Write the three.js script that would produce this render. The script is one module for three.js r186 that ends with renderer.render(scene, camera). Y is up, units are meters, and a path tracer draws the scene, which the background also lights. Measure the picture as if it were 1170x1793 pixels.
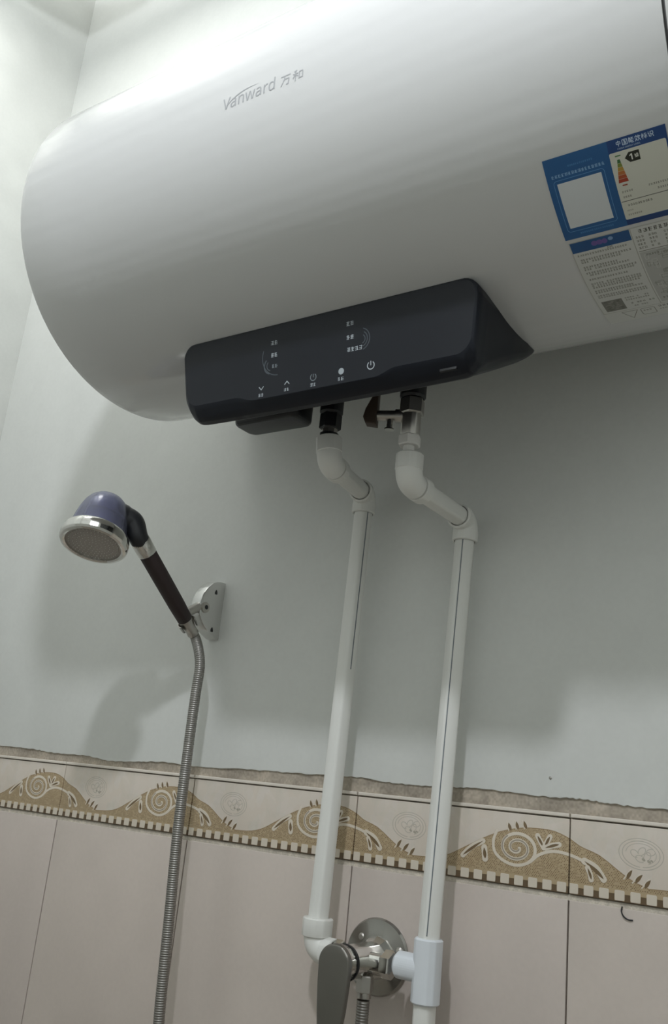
import * as THREE from 'three';
import { mergeGeometries, mergeVertices, toCreasedNormals } from 'three/addons/utils/BufferGeometryUtils.js';
import { FontLoader } from 'three/addons/loaders/FontLoader.js';
import { RectAreaLightUniformsLib } from 'three/addons/lights/RectAreaLightUniformsLib.js';

// ---------------------------------------------------------------- camera, lights, exposure
const B = 1.15;                                  // height of the tiled dado above the floor
const V = (x, y, z) => new THREE.Vector3(x, y + B, z);
const scene = new THREE.Scene();
const camera = new THREE.PerspectiveCamera(57.924, 1170 / 1793, 0.02, 20);
camera.position.copy(V(1.3115, -0.0008, 1.1174));
camera.up.set(0.0824, 0.9531, 0.2913);
camera.lookAt(camera.position.clone().add(new THREE.Vector3(-0.5588, 0.2862, -0.7783)));
const renderer = new THREE.WebGLRenderer({ antialias: true });
renderer.toneMapping = THREE.LinearToneMapping;
renderer.toneMappingExposure = 1.29;
renderer.shadowMap.enabled = true;
RectAreaLightUniformsLib.init();
scene.background = new THREE.Color(0x000000);

const BULB = { p: V(0.97, 1.38, 1.22), r: 0.045, power: 2.4, color: [0.94, 0.97, 1.03] };
const PANEL = { p: V(-0.05, 1.65, 0.47), w: 0.3, down: 4.8, up: 4, color: [1.0, 1.0, 0.99] };   // hanging flat lamp, shines down and up

// ---------------------------------------------------------------- helpers
let seed = 7;
const rnd = () => { seed = (seed * 1664525 + 1013904223) >>> 0; return seed / 4294967296; };
const used = {};
const numbered = (n) => { used[n] = (used[n] ?? -1) + 1; return used[n] ? n + '_' + String(used[n]).padStart(3, '0') : n; };
const sh = (m) => { m.castShadow = m.receiveShadow = true; return m; };
function thing(name, label, category, base, group) {
  const g = new THREE.Group(); g.name = numbered(name); g.position.copy(base); scene.add(g);
  g.userData = { label, category }; if (group) g.userData.group = group;
  return g;
}
function origin(o) { const p = new THREE.Vector3(); while (o && o !== scene) { p.add(o.position); o = o.parent; } return p; }
// geometry comes in world coordinates
function part(parent, name, geos, mat, label) {
  const list = (Array.isArray(geos) ? geos : [geos]).map((g) => { g = g.index ? g.toNonIndexed() : g; for (const k of Object.keys(g.attributes)) if (!['position', 'normal', 'uv'].includes(k)) g.deleteAttribute(k); return g; });
  const geo = list.length > 1 ? mergeGeometries(list) : list[0];
  const o = origin(parent); geo.translate(-o.x, -o.y, -o.z);
  const m = sh(new THREE.Mesh(geo, mat)); m.name = name; parent.add(m);
  if (label) m.userData.label = label;
  return m;
}
const Y = new THREE.Vector3(0, 1, 0);
function lathe(profile, at, dir, seg = 40, crease = 0.6) {
  let g = new THREE.LatheGeometry(profile.map(([r, h]) => new THREE.Vector2(Math.max(r, 0.00001), h)), seg);
  if (crease) g = toCreasedNormals(g, crease);
  g.applyQuaternion(new THREE.Quaternion().setFromUnitVectors(Y, dir.clone().normalize()));
  return g.translate(at.x, at.y, at.z);
}
function rod(a, b, r, seg = 32, ch = 0.0008) {
  const d = b.clone().sub(a), L = d.length();
  return lathe([[0, 0], [r - ch, 0], [r, ch], [r, L - ch], [r - ch, L], [0, L]], a, d, seg);
}
function partLathe(profile, at, dir, seg, phi0, phi) { const g = toCreasedNormals(new THREE.LatheGeometry(profile.map(([r, h]) => new THREE.Vector2(r, h)), seg, phi0, phi), 0.6); g.applyQuaternion(new THREE.Quaternion().setFromUnitVectors(Y, dir.clone().normalize())); return g.translate(at.x, at.y, at.z); }
function hex(a, b, r, turn = 0) {
  const d = b.clone().sub(a), L = d.length(), c = 0.0015;
  let g = new THREE.LatheGeometry([[0.00001, 0], [r - c, 0], [r, c], [r, L - c], [r - c, L], [0.00001, L]].map(([x, y]) => new THREE.Vector2(x, y)), 6);
  g.rotateY(turn); g = toCreasedNormals(g, 0.3);
  g.applyQuaternion(new THREE.Quaternion().setFromUnitVectors(Y, d.normalize()));
  return g.translate(a.x, a.y, a.z);
}
function tube(points, r, seg = 60, rad = 16, curve) {
  return new THREE.TubeGeometry(curve ?? new THREE.CatmullRomCurve3(points, false, 'centripetal'), seg, r, rad, false);
}
function ball(p, r, sx = 1, sy = 1, sz = 1) { const g = new THREE.SphereGeometry(r, 28, 18); g.scale(sx, sy, sz); return g.translate(p.x, p.y, p.z); }
// solid from an outline in a plane: pts in (u, v), extruded along w with a small bevel
function slab(pts, depth, bevel, toWorld, holes = []) {
  const s = new THREE.Shape(pts.map(([a, b]) => new THREE.Vector2(a, b)));
  for (const h of holes) s.holes.push(new THREE.Path(h.map(([a, b]) => new THREE.Vector2(a, b))));
  let g = new THREE.ExtrudeGeometry(s, { depth: depth - 2 * bevel, bevelEnabled: bevel > 0, bevelSize: bevel, bevelThickness: bevel, bevelOffset: -bevel, bevelSegments: 3, curveSegments: 24 });
  g.translate(0, 0, bevel);
  g = toCreasedNormals(g, 0.7);
  return g.applyMatrix4(toWorld);
}
const basis = (ax, ay, az, at) => new THREE.Matrix4().makeBasis(ax, ay, az).setPosition(at);
const rounded = (x0, x1, y0, y1, r) => { const o = []; for (const [cx, cy, a0] of [[x1 - r, y1 - r, 0], [x0 + r, y1 - r, 1], [x0 + r, y0 + r, 2], [x1 - r, y0 + r, 3]]) for (let i = 0; i <= 6; i++) { const a = (a0 + i / 6) * Math.PI / 2; o.push([cx + r * Math.cos(a), cy + r * Math.sin(a)]); } return o; };
const spline = (pts, n) => new THREE.CatmullRomCurve3(pts.map(([a, b]) => new THREE.Vector3(a, b, 0)), false, 'centripetal').getPoints(n).map((p) => [p.x, p.y]);

function noiseGrid(w, h, cells, s) {
  const cw = cells, chh = Math.max(1, Math.round(cells * h / w)), grid = [], old = seed; seed = s;
  for (let i = 0; i < cw * chh; i++) grid.push(rnd()); seed = old;
  return (x, y) => {
    const fx = x / w * cw, fy = y / h * chh, x0 = Math.floor(fx), y0 = Math.floor(fy); let tx = fx - x0, ty = fy - y0;
    tx = tx * tx * (3 - 2 * tx); ty = ty * ty * (3 - 2 * ty);
    const q = (i, j) => grid[((j % chh + chh) % chh) * cw + ((i % cw + cw) % cw)];
    return (q(x0, y0) * (1 - tx) + q(x0 + 1, y0) * tx) * (1 - ty) + (q(x0, y0 + 1) * (1 - tx) + q(x0 + 1, y0 + 1) * tx) * ty;
  };
}
function noiseTexture(size, octaves, base, amp, s, srgb = true) {       // octaves: [cells, weight]
  const fs = octaves.map(([c, w], k) => [noiseGrid(size, size, c, s + k * 31), w]), d = new Uint8Array(size * size * 4), tot = octaves.reduce((a, o) => a + o[1], 0);
  for (let y = 0; y < size; y++) for (let x = 0; x < size; x++) {
    let v = 0; for (const [f, w] of fs) v += (f(x, y) - 0.5) * w; v = v / tot * amp;
    const i = (y * size + x) * 4;
    for (let c = 0; c < 3; c++) d[i + c] = Math.max(0, Math.min(255, base[c] * (1 + v))); d[i + 3] = 255;
  }
  const t = new THREE.DataTexture(d, size, size); t.wrapS = t.wrapT = THREE.RepeatWrapping; t.magFilter = THREE.LinearFilter; t.minFilter = THREE.LinearMipmapLinearFilter; t.generateMipmaps = true;
  if (srgb) t.colorSpace = THREE.SRGBColorSpace; t.needsUpdate = true; return t;
}
function canvasTexture(w, h, draw, srgb = true) {
  const c = document.createElement('canvas'); c.width = w; c.height = h; draw(c.getContext('2d'), w, h);
  const t = new THREE.CanvasTexture(c); if (srgb) t.colorSpace = THREE.SRGBColorSpace; t.anisotropy = 8; return t;
}
const S = (o) => new THREE.MeshStandardMaterial(o), P = (o) => new THREE.MeshPhysicalMaterial(o);
const rgb = (r, g, b) => new THREE.Color().setRGB(r, g, b);
const worldUV = (g, su = 1, sv = su) => { const p = g.attributes.position, n = g.attributes.normal, uv = []; for (let i = 0; i < p.count; i++) { const ax = Math.abs(n.getX(i)), ay = Math.abs(n.getY(i)), az = Math.abs(n.getZ(i)); const [a, b] = az >= ax && az >= ay ? [p.getX(i), p.getY(i)] : ax >= ay ? [p.getZ(i), p.getY(i)] : [p.getX(i), p.getZ(i)]; uv.push(a * su, b * sv); } g.setAttribute('uv', new THREE.Float32BufferAttribute(uv, 2)); return g; };
const box = (x0, x1, y0, y1, z0, z1) => { const g = new THREE.BoxGeometry(x1 - x0, y1 - y0, z1 - z0); g.translate((x0 + x1) / 2, (y0 + y1) / 2 + B, (z0 + z1) / 2); return g; };

// ---------------------------------------------------------------- materials
const M = {
  paint: S({ color: 0xffffff, map: noiseTexture(1024, [[3, 1], [9, 0.8], [40, 0.5], [220, 0.5]], [223, 225, 221], 0.06, 11), roughness: 0.5, bumpMap: noiseTexture(512, [[6, 1], [30, 0.6], [120, 0.5]], [128, 128, 128], 1.2, 12, false), bumpScale: 0.0006 }),
  plaster: S({ color: 0xffffff, map: noiseTexture(1024, [[3, 1], [7, 1.2], [16, 0.9], [200, 0.3]], [203, 205, 200], 0.13, 21), roughness: 0.6, bumpMap: noiseTexture(512, [[5, 1], [14, 0.8], [60, 0.4]], [128, 128, 128], 1.4, 22, false), bumpScale: 0.003 }),
  mortar: S({ color: 0xffffff, map: noiseTexture(1024, [[8, 1], [40, 1], [200, 0.8]], [170, 160, 146], 0.5, 31), roughness: 0.95, bumpMap: noiseTexture(512, [[20, 1], [90, 1]], [128, 128, 128], 1.5, 32, false), bumpScale: 0.002 }),
  grout: S({ color: 0xffffff, map: noiseTexture(1024, [[20, 1], [90, 1], [300, 1]], [186, 178, 164], 0.55, 41), roughness: 0.9 }),
  paleGrout: S({ color: 0xffffff, map: noiseTexture(1024, [[14, 1], [60, 1], [260, 0.8]], [206, 198, 184], 0.42, 43), roughness: 0.85 }),
  rim: S({ color: rgb(0.76, 0.7, 0.62), roughness: 0.22 }),
  floor: S({ color: 0xffffff, map: noiseTexture(512, [[6, 1], [60, 1]], [150, 142, 130], 0.3, 51), roughness: 0.4 }),
  ceiling: S({ color: rgb(0.78, 0.78, 0.76), roughness: 0.8 }),
  enamel: P({ color: rgb(0.625, 0.63, 0.62), roughness: 0.42, specularIntensity: 0.4, clearcoat: 1, clearcoatRoughness: 0.09 }),
  endcap: S({ color: rgb(0.63, 0.635, 0.62), roughness: 0.3 }),
  gap: S({ color: rgb(0.1, 0.1, 0.1), roughness: 0.8 }),
  navy: P({ color: rgb(0.008, 0.010, 0.016), roughness: 0.36, specularIntensity: 0.6 }),
  black: S({ color: rgb(0.012, 0.013, 0.015), roughness: 0.4 }),
  ink: S({ color: rgb(0.38, 0.39, 0.4), roughness: 0.5 }),
  ppr: S({ color: rgb(0.82, 0.82, 0.78), roughness: 0.38 }),
  tee: S({ color: rgb(0.78, 0.82, 0.86), roughness: 0.4 }),
  stripe: S({ color: rgb(0.16, 0.18, 0.2), roughness: 0.5 }),
  chrome: S({ color: rgb(0.72, 0.71, 0.68), roughness: 0.14, metalness: 1 }),
  nickel: S({ color: rgb(0.5, 0.48, 0.45), roughness: 0.32, metalness: 1 }),
  plate: S({ color: rgb(0.4, 0.39, 0.365), roughness: 0.24, metalness: 1 }),
  steel: S({ color: rgb(0.3, 0.29, 0.27), roughness: 0.42, metalness: 0.9 }),
  lever: S({ color: rgb(0.24, 0.23, 0.21), roughness: 0.42, metalness: 1 }),
  whiteNut: S({ color: rgb(0.88, 0.86, 0.82), roughness: 0.4 }),
  brownPlastic: S({ color: rgb(0.06, 0.04, 0.028), roughness: 0.5 }),
  grip: S({ color: rgb(0.022, 0.012, 0.012), roughness: 0.5 }),
  faceplate: S({ color: rgb(0.36, 0.34, 0.31), roughness: 0.42, metalness: 0.6 }),
  purple: P({ color: rgb(0.5, 0.52, 0.66), roughness: 0.24, transmission: 0.85, thickness: 0.004, ior: 1.45, attenuationColor: rgb(0.3, 0.31, 0.47), attenuationDistance: 0.012 }),
  beads: S({ color: rgb(0.25, 0.26, 0.38), roughness: 0.5 }),
};

// ---------------------------------------------------------------- the room
const X0 = -0.4, X1 = 1.9, Z1 = 2.0, YF = -B, YC = 2.45;
function struct(name, geos, mat, label) { const g = new THREE.Group(); g.name = name; g.userData.kind = 'structure'; scene.add(g); if (geos) part(g, 'surface', geos, mat, label); return g; }
function shell(name, geo, mat, s) { const m = sh(new THREE.Mesh(worldUV(geo, s), mat)); m.name = name; m.userData.kind = 'structure'; scene.add(m); return m; }
shell('floor', box(X0 - 0.1, X1 + 0.1, YF - 0.1, YF, -0.15, Z1 + 0.1), M.floor, 1);
shell('ceiling', box(X0 - 0.1, X1 + 0.1, YC, YC + 0.1, -0.15, Z1 + 0.1), M.ceiling, 1);
shell('wall_left', box(X0 - 0.1, X0, YF, YC, -0.003, Z1), M.plaster, 1.3);
shell('wall_right', box(X1, X1 + 0.1, YF, YC, -0.003, Z1), M.plaster, 1.1);
shell('wall_front', box(X0 - 0.1, X1 + 0.1, YF, YC, Z1, Z1 + 0.1), M.plaster, 0.9);

const wall = struct('wall_back');
part(wall, 'masonry_core', worldUV(box(X0 - 0.1, X1 + 0.1, YF, YC, -0.15, -0.0042), 1), M.grout);
part(wall, 'grout_joint', worldUV(box(X0, X1, -0.0965, -0.0898, -0.004, -0.0004), 3), M.paleGrout, 'pale grubby grout joint under the border tiles');
{ // paint skim coat with a ragged lower edge
  const pts = [[X0, YC]], ctrl = [[-0.4, 0.0175], [-0.2, 0.016], [-0.1, 0.0155], [-0.04, 0.0125], [0.04, 0.0128], [0.1, 0.0085], [0.16, 0.0105], [0.22, 0.0145], [0.3, 0.0125], [0.4, 0.0155], [0.5, 0.0165], [0.6, 0.0185], [0.66, 0.0155], [0.72, 0.0165], [0.78, 0.019], [0.86, 0.0165], [0.91, 0.0175], [0.95, 0.0155], [1.0, 0.0145], [1.06, 0.017], [1.2, 0.015], [1.5, 0.017], [1.9, 0.015]];
  const edge = spline(ctrl, 260).map(([x, y]) => [x, y + (rnd() - 0.5) * 0.0016]);
  for (const e of edge) pts.push(e); pts.push([X1, YC]);
  const g = slab(pts, 0.006, 0.0006, new THREE.Matrix4().makeTranslation(0, B, -0.006));
  part(wall, 'paint_coat', worldUV(g, 0.9), M.paint, 'white painted plaster with a ragged lower edge');
}
{ // bare mortar strip between paint and tiles
  const n = 420, g = new THREE.PlaneGeometry(X1 - X0, 0.034, n, 8); const p = g.attributes.position, f = noiseGrid(n, 40, 120, 5), f2 = noiseGrid(n, 40, 30, 8);
  for (let i = 0; i < p.count; i++) p.setZ(i, (f(i % (n + 1), Math.floor(i / (n + 1)) * 4) - 0.5) * 0.0022 + (f2(i % (n + 1), Math.floor(i / (n + 1)) * 4) - 0.5) * 0.0015);
  g.computeVertexNormals(); g.translate((X0 + X1) / 2, B + 0.009, -0.0023);
  part(wall, 'mortar_strip', worldUV(g, 2), M.mortar, 'bare brown-grey cement strip above the border tiles');
}
// --- border tile print, in millimetres: 300 wide, 89 high
function borderPrint(ctx, w, h, pal) {
  ctx.fillStyle = pal.base; ctx.fillRect(0, 0, w, h);
  ctx.scale(w / 300, h / 89);
  ctx.lineCap = 'round'; ctx.lineJoin = 'round';
  const old = seed; seed = 99;
  if (pal.mottle) for (let i = 0; i < 90; i++) { ctx.fillStyle = pal.mottle[i % 2]; ctx.beginPath(); ctx.ellipse(rnd() * 300, rnd() * 70, 6 + rnd() * 20, 3 + rnd() * 8, rnd() * 3, 0, 7); ctx.fill(); }
  const line = (pts, width, color) => { ctx.strokeStyle = color; ctx.lineWidth = width; ctx.beginPath(); const c = spline(pts, 40); c.forEach(([x, y], i) => i ? ctx.lineTo(x, y) : ctx.moveTo(x, y)); ctx.stroke(); };
  const drop = (x0, y0, x1, y1, wd, color, bend = 0) => { const dx = x1 - x0, dy = y1 - y0, l = Math.hypot(dx, dy), nx = -dy / l, ny = dx / l; wd *= 1.9; ctx.fillStyle = color; ctx.beginPath(); ctx.moveTo(x0, y0); ctx.quadraticCurveTo(x0 + dx * 0.6 + nx * (wd + bend), y0 + dy * 0.6 + ny * (wd + bend), x1, y1); ctx.quadraticCurveTo(x0 + dx * 0.7 + nx * (bend - wd), y0 + dy * 0.7 + ny * (bend - wd), x0, y0); ctx.fill(); };
  for (const o of [-300, 0, 300]) {
    ctx.save(); ctx.translate(o, 0);
    // faint medallion
    for (const [r, a] of [[25, 1], [21, 1], [17, 0.8]]) { ctx.strokeStyle = pal.faint; ctx.lineWidth = 0.9 * a; ctx.beginPath(); ctx.ellipse(83, 36, r, r * 0.66, 0.05, 0.4 * (25 - r), 5.6 + 0.1 * r); ctx.stroke(); }
    for (const [x, y] of [[76, 36], [84, 33], [90, 38], [82, 41], [94, 33]]) { ctx.strokeStyle = pal.faint; ctx.lineWidth = 0.9; ctx.beginPath(); ctx.ellipse(x, y, 5, 3.4, x, 0.5, 5.4); ctx.stroke(); }
    ctx.fillStyle = pal.mid; for (const [x, y, r] of [[92, 43, 1.5], [86, 41.5, 1.4], [95, 42, 1.1]]) { ctx.beginPath(); ctx.ellipse(x, y, r * 1.6, r, 0.5, 0, 7); ctx.fill(); }
    // wave-shaped ground
    const hump = spline([[92, 71.5], [120, 70], [141, 64.8], [159, 55.8], [185, 41.7], [208, 31], [222, 26.5], [240, 22.5], [261, 21], [281, 22.1], [300, 28.5], [313, 35.6], [335, 42.6], [362, 59.2], [375, 66], [392, 71.5]], 120);
    ctx.save(); ctx.beginPath(); hump.forEach(([x, y], i) => i ? ctx.lineTo(x, y) : ctx.moveTo(x, y)); ctx.lineTo(392, 84); ctx.lineTo(92, 84); ctx.closePath(); ctx.fillStyle = pal.brown; ctx.fill(); ctx.clip();
    for (let y = 18, k = 0; y < 84; y += 1.7, k++) for (let x = 92; x < 393; x += 2.6) {
      const g = rnd(); ctx.fillStyle = g < 0.5 ? pal.net : g < 0.75 ? pal.net2 : pal.brown; ctx.fillRect(x + (k % 2) * 1.3, y, 1.35, 1.05);
    }
    ctx.restore();
    line(hump, 0.9, pal.net2);
    // spiral and wave
    line([[207, 29], [203, 40], [205, 53], [216, 62], [234, 66], [250, 61], [262, 51], [274, 46], [284, 44.5], [300, 46.3], [312, 49.5], [326, 55], [336, 62], [339, 69]], 3.6, pal.cream);
    const sp = []; for (let i = 0; i <= 90; i++) { const t = i / 90, a = 0.9 - t * 4.25 * Math.PI, r = 3 + 20.5 * Math.pow(1 - t, 0.9); sp.push([234 + r * 1.06 * Math.cos(a), 46 + r * 0.82 * Math.sin(a)]); }
    ctx.strokeStyle = pal.cream; ctx.lineWidth = 3.9; ctx.beginPath(); sp.forEach(([x, y], i) => i ? ctx.lineTo(x, y) : ctx.moveTo(x, y)); ctx.stroke();
    ctx.strokeStyle = pal.grey; ctx.lineWidth = 1.6; ctx.beginPath(); for (let i = 0; i <= 60; i++) { const t = i / 60, a = 0.9 - Math.PI - t * 3.1 * Math.PI, r = 3 + 16.5 * Math.pow(1 - t, 0.9); const x = 234 + r * 1.06 * Math.cos(a), y = 46 + r * 0.82 * Math.sin(a); i ? ctx.lineTo(x, y) : ctx.moveTo(x, y); } ctx.stroke();
    // leaves, petals and flames: cream border, dark core
    const leaf = (x0, y0, x1, y1, wd, b) => { line([[x0, y0], [(x0 + x1) / 2 - (y1 - y0) * 0.06 * b, (y0 + y1) / 2 + (x1 - x0) * 0.06 * b], [x1, y1]], wd * 2 + 3.2, pal.cream); drop(x0, y0, x1, y1, wd, pal.dark, b); };
    leaf(189, 43, 162.6, 62.3, 1.7, 1); leaf(191, 50.5, 193, 63, 2.3, 0);
    leaf(268, 42, 260, 29.5, 1.6, 0); leaf(269, 41, 275.5, 29, 1.6, 0); leaf(270, 42, 287, 36.5, 1.6, -0.5);
    leaf(318, 51, 341, 68, 2.2, -2); leaf(322, 58, 326.5, 70, 1.5, -1);
    for (const [x0, y0, x1, y1] of [[222, 18, 225.8, 27], [232, 15.5, 235.3, 24.8], [241.8, 14, 246, 23], [373.5, 54, 367.3, 64.5], [385, 57.5, 376.8, 67.5], [394, 62, 387.5, 71.5]]) { line([[x0 - 2.2, y0], [x1 - 3.2, y1]], 1.6, pal.cream); drop(x0, y0, x1, y1, 2.1, pal.dark, 0.8); }
    ctx.restore();
  }
  // dentil row
  ctx.fillStyle = pal.brown; ctx.fillRect(0, 76, 300, 13);
  for (let k = -1; k < 18; k++) {
    const x = 14.7 + 17.85 * k - 17.85; ctx.fillStyle = pal.dark2; ctx.fillRect(x - 3.2, 81, 6.4, 8);
    ctx.fillStyle = pal.cream; ctx.beginPath(); ctx.roundRect(x + 3.2, 77, 11.4, 11, 1.6); ctx.fill();
  }
  ctx.fillStyle = pal.dark2; ctx.fillRect(0, 88.1, 300, 0.9);
  seed = old;
}
const border = canvasTexture(2048, 608, (c, w, h) => borderPrint(c, w, h, { base: '#dacfc2', mottle: ['rgba(226,218,208,0.16)', 'rgba(204,198,186,0.16)'], faint: '#bdb6aa', mid: '#a9a294', brown: '#b9a585', net: '#836d4f', net2: '#9c8664', cream: '#e0d6c6', grey: '#a89e8f', dark: '#7a664b', dark2: '#6c5a44' }));
const borderBump = canvasTexture(2048, 608, (c, w, h) => borderPrint(c, w, h, { base: '#808080', faint: '#707070', mid: '#6a6a6a', brown: '#686868', net: '#585858', net2: '#747474', cream: '#c0c0c0', grey: '#5a5a5a', dark: '#484848', dark2: '#404040' }), false);
M.border = S({ map: border, bumpMap: borderBump, bumpScale: 0.0009, roughness: 0.32 });
M.tile = [0, 1, 2].map((k) => S({ color: 0xffffff, map: noiseTexture(512, [[3, 1], [10, 0.6], [120, 0.35]], [[208, 197, 188], [210, 199, 190], [206, 195, 187]][k], 0.07, 61 + k), roughness: 0.24, bumpMap: noiseTexture(256, [[3, 1], [8, 0.6]], [128, 128, 128], 1.5, 71 + k, false), bumpScale: 0.0007 }));
{ // tiles: shared geometries, one mesh each
  const rim = slab([[0.0008, -0.0045], [0.2992, -0.0045], [0.2992, 0], [0.0008, 0]], 0.0095, 0.0014, new THREE.Matrix4().makeTranslation(0, 0, -0.005));
  const face = slab([[0.0008, -0.089], [0.2992, -0.089], [0.2992, -0.0061], [0.0008, -0.0061]], 0.0075, 0.0006, new THREE.Matrix4().makeTranslation(0, 0, -0.005));
  { const p = face.attributes.position, uv = []; for (let i = 0; i < p.count; i++) uv.push(p.getX(i) / 0.3, 1 + p.getY(i) / 0.089); face.setAttribute('uv', new THREE.Float32BufferAttribute(uv, 2)); }
  const big = (h) => worldUV(slab([[0.0009, -h], [0.2991, -h], [0.2991, 0], [0.0009, 0]], 0.007, 0.0008, new THREE.Matrix4().makeTranslation(0, 0, -0.005)), 2);
  const t1 = big(0.448), t2 = big(0.448), t3 = big(0.4);
  const put = (name, g, m, x, y, z = 0) => { const o = sh(new THREE.Mesh(g, m)); o.name = name; o.position.set(x, y + B, z); wall.add(o); return o; };
  for (let i = -2; i < 7; i++) {
    const x = i * 0.3, dz = (rnd() - 0.5) * 0.0006;
    const b = put(numbered('border_tile'), face, M.border, x, 0, dz), r = sh(new THREE.Mesh(rim, M.rim)); r.name = 'glazed_rim'; b.add(r);
    put(numbered('tile'), t1, M.tile[(i + 3) % 3], x, -0.0955, (rnd() - 0.5) * 0.0008);
    put(numbered('tile'), t2, M.tile[(i + 4) % 3], x, -0.5455);
    put(numbered('tile'), t3, M.tile[(i + 5) % 3], x, -0.9955);
  }
}

// ---------------------------------------------------------------- water heater
const YCy = 0.7486, R = 0.2403, ZC = 0.26;
const heater = thing('water_heater', 'large white horizontal water heater with a navy control panel and a blue sticker', 'water heater', V(0.7, YCy, 0));
const AX = new THREE.Vector3(1, 0, 0);
{
  const f = 0.02, prof = [[0, 0]]; const x0 = 0.2806;
  prof[0] = [0, -0.012]; for (const u of [0.3, 0.6, 0.8, 0.92]) prof.push([(R - f) * u, -0.012 * (1 - u * u)]);
  for (let i = 0; i <= 10; i++) { const a = i / 10 * Math.PI / 2; prof.push([R - f + f * Math.sin(a), f - f * Math.cos(a)]); }
  for (let i = 1; i <= 12; i++) prof.push([R, f + (1.139 - x0 - f) * i / 12]);
  prof.push([R - 0.006, 1.139 - x0]);
  part(heater, 'tank_shell', lathe(prof, V(x0, YCy, ZC), AX, 220, 0.5), M.enamel, 'glossy white cylindrical body');
  part(heater, 'seam_gasket', lathe([[R - 0.02, 0], [R - 0.003, 0], [R - 0.003, 0.004], [R - 0.02, 0.004]], V(1.1385, YCy, ZC), AX, 160), M.gap, 'dark seam ring');
  const cap = [[R - 0.01, 0], [R + 0.0008, 0]]; for (let i = 0; i <= 8; i++) { const a = i / 8 * Math.PI / 2; cap.push([R + 0.0008 - f + f * Math.cos(a), 0.04 + f * Math.sin(a)]); } cap.push([0, 0.07]);
  part(heater, 'end_cap', lathe(cap, V(1.142, YCy, ZC), AX, 160, 0.5), M.endcap, 'white end cover beyond the dark seam');
  for (const x of [0.45, 0.95]) part(heater, 'wall_hook', slab([[0.0, -0.05], [0.03, -0.05], [0.03, 0.05], [0.0, 0.05]], 0.045, 0.002, new THREE.Matrix4().makeTranslation(x, YCy + B + 0.1, 0)), M.nickel);
}
// wrap (x, arc height) onto the shell
const onShell = (x, deg, lift = 0) => { const a = THREE.MathUtils.degToRad(deg), r = R + lift; return V(x, YCy + r * Math.sin(a), ZC + r * Math.cos(a)); };
function wrapPatch(x0, x1, a0, a1, lift, n = 40) {
  const pos = [], nor = [], uv = [], idx = [];
  for (let i = 0; i <= n; i++) for (let j = 0; j < 2; j++) { const a = a0 + (a1 - a0) * i / n, p = onShell(j ? x1 : x0, a, lift), r = THREE.MathUtils.degToRad(a); pos.push(p.x, p.y, p.z); nor.push(0, Math.sin(r), Math.cos(r)); uv.push(j, 1 - i / n); }
  for (let i = 0; i < n; i++) { const k = 2 * i; idx.push(k, k + 2, k + 1, k + 1, k + 2, k + 3); }
  const g = new THREE.BufferGeometry(); g.setAttribute('position', new THREE.Float32BufferAttribute(pos, 3)); g.setAttribute('normal', new THREE.Float32BufferAttribute(nor, 3)); g.setAttribute('uv', new THREE.Float32BufferAttribute(uv, 2)); g.setIndex(idx); return g;
}
// strokes of the Chinese characters that can be read (unit square, y down)
const HAN = {
  '中': [[.2, .25, .8, .25], [.2, .25, .2, .6], [.8, .25, .8, .6], [.2, .6, .8, .6], [.5, .05, .5, .97]],
  '国': [[.1, .1, .9, .1], [.1, .1, .1, .95], [.9, .1, .9, .95], [.1, .93, .9, .93], [.28, .28, .72, .28], [.3, .5, .7, .5], [.25, .75, .75, .75], [.5, .28, .5, .75], [.6, .58, .68, .66]],
  '能': [[.25, .05, .1, .25], [.1, .25, .42, .22], [.36, .12, .46, .26], [.12, .36, .12, .95], [.12, .36, .44, .36], [.44, .36, .44, .95], [.12, .54, .44, .54], [.12, .72, .44, .72], [.6, .06, .6, .42], [.6, .25, .88, .15], [.6, .42, .92, .42], [.6, .52, .6, .93], [.6, .74, .88, .62], [.6, .93, .92, .9]],
  '效': [[.28, .04, .34, .16], [.05, .22, .52, .22], [.18, .3, .08, .46], [.38, .3, .5, .44], [.42, .48, .08, .95], [.14, .55, .48, .92], [.68, .04, .56, .4], [.62, .26, .96, .26], [.84, .28, .54, .95], [.62, .42, .96, .95]],
  '标': [[.04, .28, .44, .28], [.24, .05, .24, .96], [.24, .32, .05, .66], [.26, .4, .4, .52], [.54, .16, .9, .16], [.48, .4, .96, .4], [.72, .4, .72, .94], [.58, .54, .48, .78], [.86, .54, .95, .76]],
  '识': [[.12, .08, .22, .2], [.05, .36, .24, .36], [.24, .36, .24, .86], [.24, .86, .36, .76], [.46, .12, .88, .12], [.46, .12, .46, .54], [.88, .12, .88, .54], [.46, .54, .88, .54], [.58, .64, .42, .95], [.76, .64, .95, .95]],
  '级': [[.26, .05, .08, .34], [.08, .34, .34, .32], [.34, .32, .06, .64], [.06, .64, .38, .56], [.06, .9, .4, .78], [.46, .12, .84, .12], [.6, .12, .42, .95], [.84, .12, .74, .4], [.74, .4, .92, .4], [.9, .42, .5, .95], [.6, .5, .96, .95]],
  '万': [[.05, .14, .95, .14], [.4, .14, .4, .42], [.4, .42, .1, .95], [.4, .42, .82, .42], [.82, .42, .76, .93], [.76, .93, .58, .88]],
  '和': [[.4, .06, .14, .16], [.04, .34, .52, .34], [.28, .12, .28, .96], [.28, .36, .05, .7], [.3, .42, .5, .6], [.62, .26, .94, .26], [.62, .26, .62, .86], [.94, .26, .94, .86], [.62, .8, .94, .8]],
};
function han(ctx, text, x, y, s, lw, gap = 0.08) { ctx.lineWidth = lw; ctx.lineCap = 'butt'; for (const ch of text) { ctx.beginPath(); for (const [a, b, c, d] of HAN[ch]) { ctx.moveTo(x + a * s, y + b * s); ctx.lineTo(x + c * s, y + d * s); } ctx.stroke(); x += s * (1 + gap); } return x; }
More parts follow.
